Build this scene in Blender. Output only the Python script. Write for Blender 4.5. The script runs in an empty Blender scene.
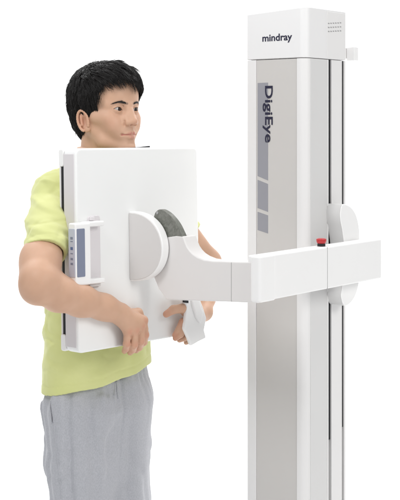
import bpy, math, random
import numpy as np
import openvdb as vdb
from mathutils import Vector, Matrix

random.seed(7)
RNG = np.random.default_rng(7)

# ------------------------------------------------------------------ camera, world, lights, exposure
SC = bpy.context.scene
COL = SC.collection
CAMZ, CAMD, FPX, HOR = 1.555, 3.0, 1150.0, 125.0     # eye height, distance, focal length and horizon in photo pixels
cam = bpy.data.cameras.new('camera')
cam.sensor_fit = 'VERTICAL'; cam.sensor_height = 24.0; cam.lens = 24.0*FPX/500.0
cam.shift_y = -(250.0-HOR)/500.0
cam.clip_end = 100
camo = bpy.data.objects.new('camera', cam); COL.objects.link(camo)
camo.location = (0, -CAMD, CAMZ); camo.rotation_euler = (math.radians(90), 0, 0)
SC.camera = camo

world = bpy.data.worlds.new('World'); SC.world = world; world.use_nodes = True
world.node_tree.nodes['Background'].inputs[0].default_value = (0.97, 0.985, 1.0, 1)
world.node_tree.nodes['Background'].inputs[1].default_value = 0.50

def area(name, loc, target, size, power, color=(1, 1, 1), size_y=None):
    l = bpy.data.lights.new(name, 'AREA'); l.energy = power; l.color = color
    l.shape = 'RECTANGLE'; l.size = size; l.size_y = size_y or size
    o = bpy.data.objects.new(name, l); COL.objects.link(o)
    o.location = loc
    d = Vector(target)-Vector(loc)
    o.rotation_euler = d.to_track_quat('-Z', 'Y').to_euler()
    return o
area('key_softbox', (2.3, -2.6, 2.9), (-0.05, 0.1, 1.25), 1.3, 50, (1.0, 0.985, 0.96))
area('top_softbox', (-0.3, 0.2, 3.6), (-0.1, 0.1, 1.0), 1.8, 14)
area('fill_softbox', (-1.1, -1.2, 2.9), (0.2, 0.3, 1.8), 0.8, 22)
area('background_light_a', (-1.8, 2.0, 3.9), (-1.0, 3.6, 1.0), 1.8, 105, size_y=1.0)
area('background_light_b', (1.8, 2.0, 3.9), (1.0, 3.6, 1.0), 1.8, 105, size_y=1.0)
SC.view_settings.view_transform = 'Standard'; SC.view_settings.look = 'None'
SC.view_settings.exposure = 0.0; SC.view_settings.gamma = 1.0

# ------------------------------------------------------------------ photo pixel -> place helpers
def W(px, py, d):
    return Vector(((px-200.0)*d/FPX, d-CAMD, CAMZ+(HOR-py)*d/FPX))
CAMP = Vector((0, -CAMD, CAMZ))
def hit(px, py, p0, n):
    r = Vector(((px-200.0)/FPX, 1.0, (HOR-py)/FPX))
    t = (Vector(p0)-CAMP).dot(n)/r.dot(n)
    return CAMP+r*t

# ------------------------------------------------------------------ materials
def nt(name):
    m = bpy.data.materials.new(name); m.use_nodes = True
    return m, m.node_tree, m.node_tree.nodes['Principled BSDF']
def plastic(name, col, rough=0.45, bump=0.02, var=0.03, scale=60, spec=0.4, coat=0.0):
    m, t, b = nt(name)
    tc = t.nodes.new('ShaderNodeTexCoord')
    n = t.nodes.new('ShaderNodeTexNoise'); n.inputs['Scale'].default_value = 3.0; n.inputs['Detail'].default_value = 5
    t.links.new(tc.outputs['Object'], n.inputs['Vector'])
    mx = t.nodes.new('ShaderNodeMix'); mx.data_type = 'RGBA'
    mx.inputs[6].default_value = (*[c*(1-var) for c in col], 1); mx.inputs[7].default_value = (*[min(1, c*(1+var)) for c in col], 1)
    t.links.new(n.outputs['Fac'], mx.inputs[0]); t.links.new(mx.outputs[2], b.inputs['Base Color'])
    n2 = t.nodes.new('ShaderNodeTexNoise'); n2.inputs['Scale'].default_value = scale*18; n2.inputs['Detail'].default_value = 2
    t.links.new(tc.outputs['Object'], n2.inputs['Vector'])
    bp = t.nodes.new('ShaderNodeBump'); bp.inputs['Strength'].default_value = bump; bp.inputs['Distance'].default_value = 0.001
    t.links.new(n2.outputs['Fac'], bp.inputs['Height']); t.links.new(bp.outputs['Normal'], b.inputs['Normal'])
    b.inputs['Roughness'].default_value = rough; b.inputs['Specular IOR Level'].default_value = spec
    b.inputs['Coat Weight'].default_value = coat
    return m
M_WHITE = plastic('white_painted_plastic', (0.86, 0.855, 0.85), 0.42, 0.05)
M_WARM = plastic('warm_white_plastic', (0.80, 0.785, 0.775), 0.42, 0.05)
M_PANEL = plastic('panel_white', (0.85, 0.855, 0.85), 0.5, 0.03, spec=0.3)
M_ALU = plastic('grey_front_cover', (0.58, 0.56, 0.54), 0.42, 0.08, 0.02)
M_STRIP = plastic('light_grey_paint', (0.77, 0.76, 0.755), 0.45, 0.05)
M_SIDE = plastic('panel_side_grey', (0.70, 0.67, 0.685), 0.5, 0.05)
M_DCOV = plastic('housing_shade_grey', (0.66, 0.64, 0.63), 0.42, 0.05)
M_YOKE = plastic('yoke_shade_white', (0.74, 0.72, 0.71), 0.42, 0.05)  # inner section of the white arm, its shading put into the base colour
M_CAP = plastic('cap_off_white', (0.79, 0.785, 0.785), 0.42, 0.05)
M_RSIDE = plastic('rail_side_grey', (0.66, 0.655, 0.65), 0.45, 0.05)
M_DARK = plastic('black_rubber', (0.015, 0.015, 0.018), 0.6, 0.1)
M_MIDG = plastic('mid_grey_strip', (0.36, 0.36, 0.36), 0.5, 0.05)
M_DKG = plastic('dark_grey_strip', (0.13, 0.13, 0.13), 0.5, 0.05)
M_STRIPE = plastic('printed_grey_stripe', (0.30, 0.30, 0.33), 0.5, 0.0)
M_INK = plastic('navy_ink', (0.018, 0.018, 0.045), 0.45, 0.0)
M_PAD = plastic('pale_blue_membrane', (0.50, 0.53, 0.62), 0.4, 0.0)
M_BLUE = plastic('slate_blue_grip', (0.20, 0.225, 0.31), 0.5, 0.1)
M_RED = plastic('red_knob_plastic', (0.50, 0.03, 0.035), 0.3, 0.02)
M_MARK = plastic('label_marks', (0.10, 0.15, 0.30), 0.5, 0.0)
M_EYEW = plastic('eye_white', (0.46, 0.42, 0.40), 0.15, 0.0, 0.0)
M_IRIS = plastic('iris_dark_brown', (0.02, 0.011, 0.008), 0.08, 0.0, 0.0)
M_SOLE = plastic('white_rubber_sole', (0.7, 0.7, 0.68), 0.6)

def studio_mat():
    m, t, b = nt('studio_white'); b.inputs['Base Color'].default_value = (0.92, 0.92, 0.92, 1); b.inputs['Roughness'].default_value = 0.9
    n = t.nodes.new('ShaderNodeTexNoise'); n.inputs['Scale'].default_value = 2
    r = t.nodes.new('ShaderNodeMapRange'); r.inputs[3].default_value = 0.85; r.inputs[4].default_value = 0.95
    t.links.new(n.outputs['Fac'], r.inputs[0]); t.links.new(r.outputs[0], b.inputs['Roughness'])
    return m
M_STUDIO = studio_mat()

def mottled_mat():
    m, t, b = nt('mottled_friction_disc')
    tc = t.nodes.new('ShaderNodeTexCoord')
    v = t.nodes.new('ShaderNodeTexNoise'); v.inputs['Scale'].default_value = 95; v.inputs['Detail'].default_value = 8; v.inputs['Distortion'].default_value = 1.2
    t.links.new(tc.outputs['Object'], v.inputs['Vector'])
    cr = t.nodes.new('ShaderNodeValToRGB')
    cr.color_ramp.elements[0].position = 0.35; cr.color_ramp.elements[0].color = (0.13, 0.135, 0.115, 1)
    cr.color_ramp.elements[1].position = 0.68; cr.color_ramp.elements[1].color = (0.21, 0.212, 0.19, 1)
    t.links.new(v.outputs['Fac'], cr.inputs['Fac']); t.links.new(cr.outputs['Color'], b.inputs['Base Color'])
    b.inputs['Roughness'].default_value = 0.50
    return m
M_DISC = mottled_mat()

def skin_mat():
    m, t, b = nt('skin')
    tc = t.nodes.new('ShaderNodeTexCoord')
    n = t.nodes.new('ShaderNodeTexNoise'); n.inputs['Scale'].default_value = 22; n.inputs['Detail'].default_value = 6
    t.links.new(tc.outputs['Object'], n.inputs['Vector'])
    mx = t.nodes.new('ShaderNodeMix'); mx.data_type = 'RGBA'
    mx.inputs[6].default_value = (0.53, 0.315, 0.208, 1); mx.inputs[7].default_value = (0.64, 0.405, 0.287, 1)
    t.links.new(n.outputs['Fac'], mx.inputs[0])
    last = mx.outputs[2]
    for att, col in (('lips', (0.46, 0.17, 0.14)), ('brow', (0.035, 0.022, 0.016)), ('blush', (0.56, 0.25, 0.17)), ('stubble', (0.34, 0.23, 0.17))):
        a = t.nodes.new('ShaderNodeAttribute'); a.attribute_name = att
        k = t.nodes.new('ShaderNodeMix'); k.data_type = 'RGBA'
        t.links.new(a.outputs['Fac'], k.inputs[0]); t.links.new(last, k.inputs[6]); k.inputs[7].default_value = (*col, 1)
        last = k.outputs[2]
    t.links.new(last, b.inputs['Base Color'])
    b.inputs['Roughness'].default_value = 0.5; b.inputs['Specular IOR Level'].default_value = 0.35
    b.inputs['Subsurface Weight'].default_value = 0.12; b.inputs['Subsurface Radius'].default_value = (1.0, 0.35, 0.2)
    b.inputs['Subsurface Scale'].default_value = 0.008
    n2 = t.nodes.new('ShaderNodeTexNoise'); n2.inputs['Scale'].default_value = 420; n2.inputs['Detail'].default_value = 3
    t.links.new(tc.outputs['Object'], n2.inputs['Vector'])
    bp = t.nodes.new('ShaderNodeBump'); bp.inputs['Strength'].default_value = 0.12; bp.inputs['Distance'].default_value = 0.001
    t.links.new(n2.outputs['Fac'], bp.inputs['Height']); t.links.new(bp.outputs['Normal'], b.inputs['Normal'])
    return m
M_SKIN = skin_mat()

def hair_mat():
    m, t, b = nt('black_hair')
    b.inputs['Base Color'].default_value = (0.010, 0.0085, 0.008, 1); b.inputs['Roughness'].default_value = 0.42
    b.inputs['Specular IOR Level'].default_value = 0.35
    return m
M_HAIR = hair_mat()

def cloth_mat(name, c1, c2, scale, heather=False):
    m, t, b = nt(name)
    tc = t.nodes.new('ShaderNodeTexCoord')
    n = t.nodes.new('ShaderNodeTexNoise'); n.inputs['Scale'].default_value = 620 if heather else 8; n.inputs['Detail'].default_value = 4
    mp = t.nodes.new('ShaderNodeMapping'); mp.inputs['Scale'].default_value = (1, 1, 0.35 if heather else 1)
    t.links.new(tc.outputs['Object'], mp.inputs['Vector']); t.links.new(mp.outputs['Vector'], n.inputs['Vector'])
    cr = t.nodes.new('ShaderNodeValToRGB')
    cr.color_ramp.elements[0].position = 0.36; cr.color_ramp.elements[0].color = (*c1, 1)
    cr.color_ramp.elements[1].position = 0.64; cr.color_ramp.elements[1].color = (*c2, 1)
    t.links.new(n.outputs['Fac'], cr.inputs['Fac']); t.links.new(cr.outputs['Color'], b.inputs['Base Color'])
    b.inputs['Roughness'].default_value = 0.9; b.inputs['Specular IOR Level'].default_value = 0.15
    b.inputs['Sheen Weight'].default_value = 0.25
    n2 = t.nodes.new('ShaderNodeTexNoise'); n2.inputs['Scale'].default_value = scale; n2.inputs['Detail'].default_value = 2
    t.links.new(tc.outputs['Object'], n2.inputs['Vector'])
    bp = t.nodes.new('ShaderNodeBump'); bp.inputs['Strength'].default_value = 0.35; bp.inputs['Distance'].default_value = 0.001
    t.links.new(n2.outputs['Fac'], bp.inputs['Height']); t.links.new(bp.outputs['Normal'], b.inputs['Normal'])
    return m
M_SHIRT = cloth_mat('lime_cotton', (0.61, 0.635, 0.27), (0.65, 0.67, 0.31), 700)
M_TROU = cloth_mat('heather_grey_jersey', (0.385, 0.392, 0.422), (0.46, 0.467, 0.50), 700, True)
M_SHOE = cloth_mat('white_canvas', (0.6, 0.6, 0.6), (0.68, 0.68, 0.68), 600)

# ------------------------------------------------------------------ mesh helpers
def link(name, me, mat, parent=None):
    o = bpy.data.objects.new(name, me); COL.objects.link(o)
    if mat: me.materials.append(mat)
    if parent: o.parent = parent
    return o
def finish(o, bevel, seg=3):
    if bevel:
        b = o.modifiers.new('bevel', 'BEVEL'); b.width = bevel; b.segments = seg; b.limit_method = 'ANGLE'; b.angle_limit = math.radians(32)
        for p in o.data.polygons: p.use_smooth = True
        w = o.modifiers.new('wn', 'WEIGHTED_NORMAL'); w.keep_sharp = False
    return o
def prism(name, pts, vec, mat, parent=None, bevel=0.003, seg=3):
    """closed outline pts (world Vectors) swept along vec"""
    vec = Vector(vec); n = len(pts)
    nn = Vector((0, 0, 0))
    for i in range(n):
        a, b = pts[i], pts[(i+1) % n]; nn += a.cross(b)
    if nn.dot(vec) > 0: pts = pts[::-1]
    v = [tuple(p) for p in pts]+[tuple(p+vec) for p in pts]
    f = [tuple(range(n)), tuple(range(2*n-1, n-1, -1))]
    for i in range(n):
        j = (i+1) % n; f.append((j, i, n+i, n+j))
    me = bpy.data.meshes.new(name); me.from_pydata(v, [], f); me.update()
    return finish(link(name, me, mat, parent), bevel, seg)
def rounded(pts, rad, seg=6):
    """round the corners of a 2D outline"""
    out = []; n = len(pts)
    for i in range(n):
        p = Vector(pts[i]); a = Vector(pts[i-1]); b = Vector(pts[(i+1) % n])
        r = rad[i] if isinstance(rad, (list, tuple)) else rad
        if r <= 0: out.append(p); continue
        u = (a-p).normalized(); w = (b-p).normalized()
        ang = u.angle(w); t = min(r/math.tan(ang/2), 0.49*(a-p).length, 0.49*(b-p).length)
        p0 = p+u*t; p1 = p+w*t
        for k in range(seg+1):
            s = k/seg; out.append((1-s)**2*p0+2*s*(1-s)*p+s*s*p1)
    return out
class Frame:
    def __init__(s, o, x, y, z): s.o, s.x, s.y, s.z = Vector(o), Vector(x), Vector(y), Vector(z)
    def p(s, a, b, c): return s.o+s.x*a+s.y*b+s.z*c
def box(name, fr, a, b, c, mat, parent=None, bevel=0.002, corner=0.0, axis='z', seg=3):
    """box in a frame; corner rounds the outline seen along axis"""
    if axis == 'z':
        o2 = [(a[0], b[0]), (a[1], b[0]), (a[1], b[1]), (a[0], b[1])]
        if corner: o2 = rounded(o2, corner)
        return prism(name, [fr.p(q[0], q[1], c[0]) for q in o2], fr.z*(c[1]-c[0]), mat, parent, bevel, seg)
    if axis == 'y':
        o2 = [(a[0], c[0]), (a[1], c[0]), (a[1], c[1]), (a[0], c[1])]
        if corner: o2 = rounded(o2, corner)
        return prism(name, [fr.p(q[0], b[0], q[1]) for q in o2], fr.y*(b[1]-b[0]), mat, parent, bevel, seg)
    o2 = [(b[0], c[0]), (b[1], c[0]), (b[1], c[1]), (b[0], c[1])]
    if corner: o2 = rounded(o2, corner)
    return prism(name, [fr.p(a[0], q[0], q[1]) for q in o2], fr.x*(a[1]-a[0]), mat, parent, bevel, seg)
def lettering(name, text, origin, right, up, width, height, mat, parent, bold=0.012, shear=0.0, spacing=1.0):
    cu = bpy.data.curves.new(name, 'FONT'); cu.body = text; cu.size = 1.0; cu.offset = bold; cu.extrude = 0.0; cu.shear = shear; cu.space_character = spacing
    cu.resolution_u = 4
    tmp = bpy.data.objects.new(name, cu); COL.objects.link(tmp)
    me = bpy.data.meshes.new_from_object(tmp); bpy.data.objects.remove(tmp)
    co = np.array([v.co for v in me.vertices]); lo = co.min(0); hi = co.max(0)
    right = Vector(right); up = Vector(up)
    for v in me.vertices:
        a = (v.co.x-lo[0])/(hi[0]-lo[0])*width; b = (v.co.y-lo[1])/(hi[1]-lo[1])*height
        v.co = Vector(origin)+right*a+up*b
    return link(name, me, mat, parent)
def label(o, text, cat, kind=None):
    o['label'] = text; o['category'] = cat
    if kind: o['kind'] = kind

# ------------------------------------------------------------------ implicit surface toolkit
class Field:
    def __init__(s, lo, hi, vox):
        s.lo = np.array(lo, float); s.v = vox
        s.n = np.ceil((np.array(hi)-s.lo)/vox).astype(int)+1
        s.a = np.full(s.n, 9.0, np.float32)
        s.ax = [(s.lo[i]+vox*np.arange(s.n[i])).astype(np.float32) for i in range(3)]
    def sl(s, lo, hi):
        i0 = np.clip(np.floor((np.array(lo)-s.lo)/s.v).astype(int), 0, s.n); i1 = np.clip(np.ceil((np.array(hi)-s.lo)/s.v).astype(int)+1, 0, s.n)
        return tuple(slice(a, b) for a, b in zip(i0, i1))
    def co(s, q): return s.ax[0][q[0]][:, None, None], s.ax[1][q[1]][None, :, None], s.ax[2][q[2]][None, None, :]
    def add(s, prim, k=0.005):
        fn, lo, hi = prim; q = s.sl(np.array(lo)-k-3*s.v, np.array(hi)+k+3*s.v); d = fn(*s.co(q)).astype(np.float32); A = s.a[q]
        h = np.maximum(k-np.abs(A-d), 0)/k if k > 0 else 0
        s.a[q] = np.minimum(A, d)-h*h*k*0.25
    def cut(s, prim, k=0.002):
        fn, lo, hi = prim; q = s.sl(np.array(lo)-k-3*s.v, np.array(hi)+k+3*s.v); d = -fn(*s.co(q)).astype(np.float32); A = s.a[q]
        h = np.maximum(k-np.abs(A-d), 0)/k if k > 0 else 0
        s.a[q] = np.maximum(A, d)+h*h*k*0.25
    def mesh(s):
        b = 4*s.v; arr = np.clip(s.a, -b, b)
        for ax in range(3):
            for e in (0, -1):
                ix = [slice(None)]*3; ix[ax] = e; arr[tuple(ix)] = b
        g = vdb.FloatGrid(float(b)); g.copyFromArray(np.ascontiguousarray(arr))
        p, t, qd = g.convertToPolygons(isovalue=0.0, adaptivity=0.0)
        p = p.astype(np.float64)*s.v+s.lo
        qd = np.asarray(qd, np.int64)
        a, b_, c = p[qd[:, 0]], p[qd[:, 1]], p[qd[:, 2]]; d = p[qd[:, 3]]
        vol = np.einsum('ij,ij->i', a, np.cross(b_, c)).sum()+np.einsum('ij,ij->i', a, np.cross(c, d)).sum()
        if vol < 0: qd = qd[:, ::-1]
        return p, qd
def taubin(p, q, it=6):
    n = len(p); deg = np.zeros(n)
    e = np.concatenate([q[:, [0, 1]], q[:, [1, 2]], q[:, [2, 3]], q[:, [3, 0]]]); e = np.concatenate([e, e[:, ::-1]])
    deg = np.bincount(e[:, 0], minlength=n).astype(float)
    for k in range(it*2):
        s = np.stack([np.bincount(e[:, 0], weights=p[e[:, 1], i], minlength=n) for i in range(3)], 1)/deg[:, None]
        p = p+(0.5 if k % 2 == 0 else -0.52)*(s-p)
    return p
def cap(a, b, ra, rb=None):
    a = np.array(a, float); b = np.array(b, float); rb = ra if rb is None else rb
    ab = b-a; L2 = ab@ab+1e-12
    def fn(X, Y, Z):
        t = np.clip(((X-a[0])*ab[0]+(Y-a[1])*ab[1]+(Z-a[2])*ab[2])/L2, 0, 1)
        return np.sqrt((X-a[0]-t*ab[0])**2+(Y-a[1]-t*ab[1])**2+(Z-a[2]-t*ab[2])**2)-(ra+(rb-ra)*t)
    m = max(ra, rb)
    return fn, np.minimum(a, b)-m, np.maximum(a, b)+m
def ell(c, r, R=None):
    c = np.array(c, float); r = np.array(r, float)
    R = np.eye(3) if R is None else np.array(R)      # rows: local axes
    def fn(X, Y, Z):
        x, y, z = X-c[0], Y-c[1], Z-c[2]
        u = [(R[i, 0]*x+R[i, 1]*y+R[i, 2]*z) for i in range(3)]
        k0 = np.sqrt((u[0]/r[0])**2+(u[1]/r[1])**2+(u[2]/r[2])**2)
        k1 = np.sqrt((u[0]/r[0]**2)**2+(u[1]/r[1]**2)**2+(u[2]/r[2]**2)**2)+1e-9
        return k0*(k0-1)/k1
    m = r.max()
    return fn, c-m, c+m
def npa(v): return np.array(v, float)
def wav(seed, n=5):
    r = np.random.default_rng(seed); return r.normal(size=(n, 3)), r.uniform(0, 6.28, n)
def noise(X, Y, Z, f, seed, st=(1, 1, 1), n=5):
    D, ph = wav(seed, n); out = 0
    for d, p in zip(D, ph):
        d = d/np.linalg.norm(d)
        w = np.sin(f*1.3*(d[1]*X*st[0]-d[0]*Y*st[1]+d[2]*Z*st[2])+p*2)
        out = out+np.sin(f*(d[0]*X*st[0]+d[1]*Y*st[1]+d[2]*Z*st[2])+p+1.1*w)
    return out/n
def polymesh(name, p, q, mat, parent=None, attrs=None):
    me = bpy.data.meshes.new(name)
    me.vertices.add(len(p)); me.vertices.foreach_set('co', np.ascontiguousarray(p, np.float32).ravel())
    k = q.shape[1]
    me.loops.add(len(q)*k); me.loops.foreach_set('vertex_index', np.ascontiguousarray(q, np.int32).ravel())
    me.polygons.add(len(q)); me.polygons.foreach_set('loop_start', np.arange(0, len(q)*k, k, dtype=np.int32))
    me.update(calc_edges=True); me.validate()
    me.polygons.foreach_set('use_smooth', np.ones(len(me.polygons), bool))
    for nme, val in (attrs or {}).items():
        at = me.attributes.new(nme, 'FLOAT', 'POINT'); at.data.foreach_set('value', np.ascontiguousarray(val, np.float32))
    return link(name, me, mat, parent)

# ------------------------------------------------------------------ the setting: white studio sweep
def studio():
    prof = [(-6.0, 0.0)]
    for k in range(13):
        t = math.pi/2*k/12; prof.append((2.6+1.2*math.sin(t), 1.2-1.2*math.cos(t)))
    prof.append((3.8, 5.0))
    me = bpy.data.meshes.new('floor'); v = []; f = []
    for y, z in prof: v += [(-7, y, z), (7, y, z)]
    for i in range(len(prof)-1): f.append((2*i, 2*i+1, 2*i+3, 2*i+2))
    me.from_pydata(v, [], f); me.update()
    for p in me.polygons: p.use_smooth = True
    o = link('floor', me, M_STUDIO); o['label'] = 'seamless white studio floor sweeping up into the white backdrop'; o['category'] = 'floor'; o['kind'] = 'structure'
studio()

# ------------------------------------------------------------------ radiography stand
CA = math.atan2(0.64, 0.77)
S = Vector((math.sin(math.radians(39.7)), math.cos(math.radians(39.7)), 0))      # along the rail face, going away
NS = Vector((S.y, -S.x, 0))                                                       # rail face normal (right, toward camera)
NF = -S                                                                           # front cover normal
C0 = W(306, 125, 3.05); C0.z = 0
stand = bpy.data.objects.new('radiography_stand', None); COL.objects.link(stand)
stand.location = C0
label(stand, 'tall white x-ray column with swing arm holding a square white detector panel', 'x-ray machine')
def par(o): o.parent = stand; o.matrix_parent_inverse = Matrix.Translation(-C0); return o
COLF = Frame(C0, -NS, S, (0, 0, 1))      # a: leftwards across the front cover, b: back along rail face, c: height
def side_b(px, py=125):                  # b coordinate on the rail face of a pixel
    return (hit(px, py, C0, NS)-C0).dot(S)
def front_a(px, py=125):
    return (hit(px, py, C0, NF)-C0).dot(-NS)
AW = front_a(246.5); BW = side_b(345.5)
def zat(py, d): return CAMZ+(HOR-py)*d/FPX
ZCAP = zat(58.5, 3.08); ZTOP = zat(7.0, 3.05)
g1a, g1b, g2a, g2b = side_b(328.5), side_b(331.5), side_b(342.0), side_b(344.0)
fa = front_a(256)
R_ = 0.022
def arc(cx, cy, r, a0, a1, n=8): return [(cx+r*math.cos(math.radians(a0+(a1-a0)*k/n)), cy+r*math.sin(math.radians(a0+(a1-a0)*k/n))) for k in range(n+1)]
sec = arc(R_, R_, R_, 180, 270)                                            # rounded near corner, b=0 is the front
sec += [(0.030, 0.0), (0.030, 0.004), (fa, 0.004), (fa, 0.0), (AW-0.004, 0), (AW, 0.004), (AW, BW), (0, BW)]
sec += [(0, g2b), (0.014, g2b), (0.014, g2a), (0, g2a), (0, g1b), (0.016, g1b), (0.016, g1a), (0, g1a)]
body = par(prism('column_body', [COLF.p(a, b, 0.06) for a, b in sec], Vector((0, 0, ZCAP-0.06)), M_STRIP, None, 0.0008, 2))
cover = par(box('front_cover', COLF, (0.0306, fa-0.0006), (0.0012, 0.006), (0.08, ZCAP-0.001), M_ALU, None, 0.0006))
par(box('side_cover', COLF, (-0.0012, 0.003), (0.020, g1a-0.009), (0.062, ZCAP-0.001), M_RSIDE, None, 0.0005))
# cap
e = 0.0006
def cap_sec(g):
    s2 = arc(R_-e, R_-e, R_, 180, 270)+[(AW-0.003, -e-0.0), (AW+e, 0.003), (AW+e, BW+e), (-e, BW+e)]
    return s2
capo = par(prism('column_cap', [COLF.p(a, b, ZCAP+0.0015) for a, b in cap_sec(0)], Vector((0, 0, ZTOP-ZCAP)), M_CAP, None, 0.004, 4))
for v in capo.data.vertices:                                                # top face falls gently to the far left edge
    if v.co.z > ZCAP+0.05:
        a = (v.co-C0).dot(-NS); v.co.z -= 0.010*max(0, a/AW)
kc_ = box('vent_side_shade', COLF, (-e-0.0012, 0.004), (g1a-0.009, BW+e-0.0015), (ZCAP+0.003, ZTOP-0.004), M_STRIP, capo, 0.001, 2)  # thin plate added: darker shade of the vent side put into its colour
# dark belts in the two grooves
zc1, zc2 = zat(442, 3.12), zat(430, 3.16)
par(box('drive_belt', COLF, (0.0040, 0.010), (g1a+0.0005, g1b-0.0005), (zc1, ZCAP), M_DARK, None, 0))
par(box('drive_belt', COLF, (0.0030, 0.009), (g2a+0.0004, g2b-0.0004), (zc2, ZCAP), M_DARK, None, 0))
par(box('groove_filler', COLF, (0.012, 0.0175), (g1a+0.0005, g1b-0.0005), (0.062, zc1), M_DKG, None, 0))
par(box('groove_filler', COLF, (0.009, 0.0155), (g2a+0.0004, g2b-0.0004), (0.062, zc2), M_DKG, None, 0))
par(box('rail_edge', COLF, (-0.0018, 0.002), (g1a-0.007, g1a-0.0025), (0.062, ZCAP-0.001), M_WHITE, None, 0.0006))
par(box('base_plate', COLF, (-0.12, AW+0.12), (-0.12, BW+0.12), (0.0, 0.058), M_WARM, None, 0.01, corner=0.05))
# vents: three rows of little slots on the cap's rail side
for r, py in enumerate((23.5, 27.5, 31.5)):
    for k in range(6):
        px = 328.3+k*2.35
        c = hit(px, py-k*0.12, COLF.p(-e, 0, 0), NS)
        fr = Frame(c, NS, S, (0, 0, 1))
        par(box('vent_slot', fr, (0.0002, 0.0016), (-0.0036, 0.0036), (-0.0016, 0.0016), M_MIDG if r else M_MIDG, None, 0)).parent = capo
        o = COL.objects[-1]
for o in [x for x in bpy.data.objects if x.name.startswith('vent_slot')]:
    o.matrix_parent_inverse = Matrix.Identity(4)
# bracket behind the cap
fr = Frame(hit(346, 47, COLF.p(0, BW, 0), NS), NS, S, (0, 0, 1))
br = par(box('wall_bracket', fr, (-0.030, -0.022), (-0.002, 0.060), (-0.030, 0.0), M_STRIP, None, 0.001))
o = box('bracket_tab', fr, (-0.0215, 0.004), (0.036, 0.058), (-0.036, 0.002), M_WHITE, br, 0.0015)
# lettering
FP = COLF.p(0, -e-0.0006, 0)
def on_front(px, py, off=0.0): return hit(px, py, COLF.p(0, -off, 0), NF)
p0 = on_front(262.3, 44.0, e+0.0006); p1 = on_front(292.0, 44.0, e+0.0006); p2 = on_front(262.3, 34.6, e+0.0006)
lg = lettering('brand_lettering', 'mindray', Vector((p0.x, p0.y, p0.z)), NS, (0, 0, 1), (p1-p0).length, p2.z-p0.z, M_INK, capo, 0.022)
# stripes and DigiEye on the cover (cover surface at b=0.0012)
def on_cover(px, py): return hit(px, py, COLF.p(0, 0.0012-0.0004, 0), NF)
def flatpoly(name, pts, mat, parent):
    return prism(name, pts, S*0.0008, mat, parent, 0)
xs0, xs1 = 257.6, 268.0
flatpoly('printed_stripe', [on_cover(*q) for q in ((xs0, 83), (xs1, 82.6), (xs1, 180.5), (xs0, 176))], M_STRIPE, cover)
flatpoly('printed_stripe', [on_cover(*q) for q in ((xs0, 179.8), (xs1, 184.0), (xs1, 212.0), (xs0, 208))], M_STRIPE, cover)
flatpoly('printed_stripe', [on_cover(*q) for q in ((xs0, 211.8), (xs1, 215.4), (xs1, 233.5), (xs0, 230))], M_STRIPE, cover)
q0 = hit(262.6, 86.0, COLF.p(0, 0.0012-0.0012, 0), NF); q1 = hit(262.6, 142.5, COLF.p(0, 0, 0), NF); q2 = hit(272.6, 86, COLF.p(0, 0, 0), NF)
lettering('name_lettering', 'DigiEye', q0, (0, 0, -1), NS, q0.z-q1.z, (q2-q0).length, M_INK, cover, 0.018)

# carriage on the rail face
CT = 0.047
zc_ = [zat(204, 3.13), zat(306, 3.13)]
b0, b1 = side_b(330.5), side_b(330.5)+0.083
cface = COLF.p(-CT, 0, 0)
ctr = [(343.8, 204.2), (348, 205.3), (351.8, 208), (355.5, 213.5), (358, 221), (359.4, 230), (359.8, 242), (359.8, 262), (359.6, 276), (358.6, 285), (356.8, 292), (354, 298.5), (350, 303.5), (346, 306), (343.6, 304.5), (342.2, 300), (341.6, 294.5), (343, 287), (344.6, 278), (344.8, 262), (344.6, 246), (343.6, 236), (342.6, 229), (341.2, 222), (340.6, 215.5), (341.2, 209), (342.2, 205.6)]
P_ = [hit(px, py, cface, NS) for px, py in ctr]
P2 = []
for i in range(len(P_)):                                                     # Catmull-Rom through the traced points
    p0_, p1_, p2_, p3_ = P_[i-1], P_[i], P_[(i+1) % len(P_)], P_[(i+2) % len(P_)]
    for t in (0, .33, .66): P2.append(0.5*((2*p1_)+(p2_-p0_)*t+(2*p0_-5*p1_+4*p2_-p3_)*t*t+(3*p1_-p0_-3*p2_+p3_)*t**3))
carr = par(prism('carriage', [p-NS*0.004 for p in P2], -NS*(CT-0.004), M_RSIDE, None, 0.001, 2))  # greyer than its white face: shade of the left-facing rim put into the colour
kid_carr = prism('carriage_face', P2, -NS*0.0042, M_WHITE, carr, 0.003, 3)


# swing arm, outer section alongside the rail
AT = 0.044
armp = COLF.p(-CT-0.004-AT, 0, 0)              # visible face plane
def on_arm(px, py): return hit(px, py, armp, NS)
pL, pR = on_arm(262.0, 257), on_arm(382.5, 238)
zt_ = (on_arm(266, 257).z+on_arm(382, 238).z)/2; zb_ = (on_arm(266, 302.5).z+on_arm(382, 277).z)/2
bl = (pL-C0).dot(S); brr = (pR-C0).dot(S)
a_out = -CT-0.004-AT
plan = rounded([(a_out, brr), (a_out, bl), (a_out+AT, bl), (a_out+AT, brr)], [0.012, 0.014, 0.006, 0.010], 8)
arm = par(prism('swing_arm', [COLF.p(a, b, zb_) for a, b in plan], Vector((0, 0, zt_-zb_)), M_WHITE, None, 0.005, 4))
# vertical joint line
sb = (on_arm(327.3, 260)-C0).dot(S)
box('joint_line', COLF, (a_out-0.0004, a_out+0.004), (sb, sb+0.0013), (zb_+0.001, zt_-0.001), M_MIDG, arm, 0).matrix_parent_inverse = Matrix.Identity(4)
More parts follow.
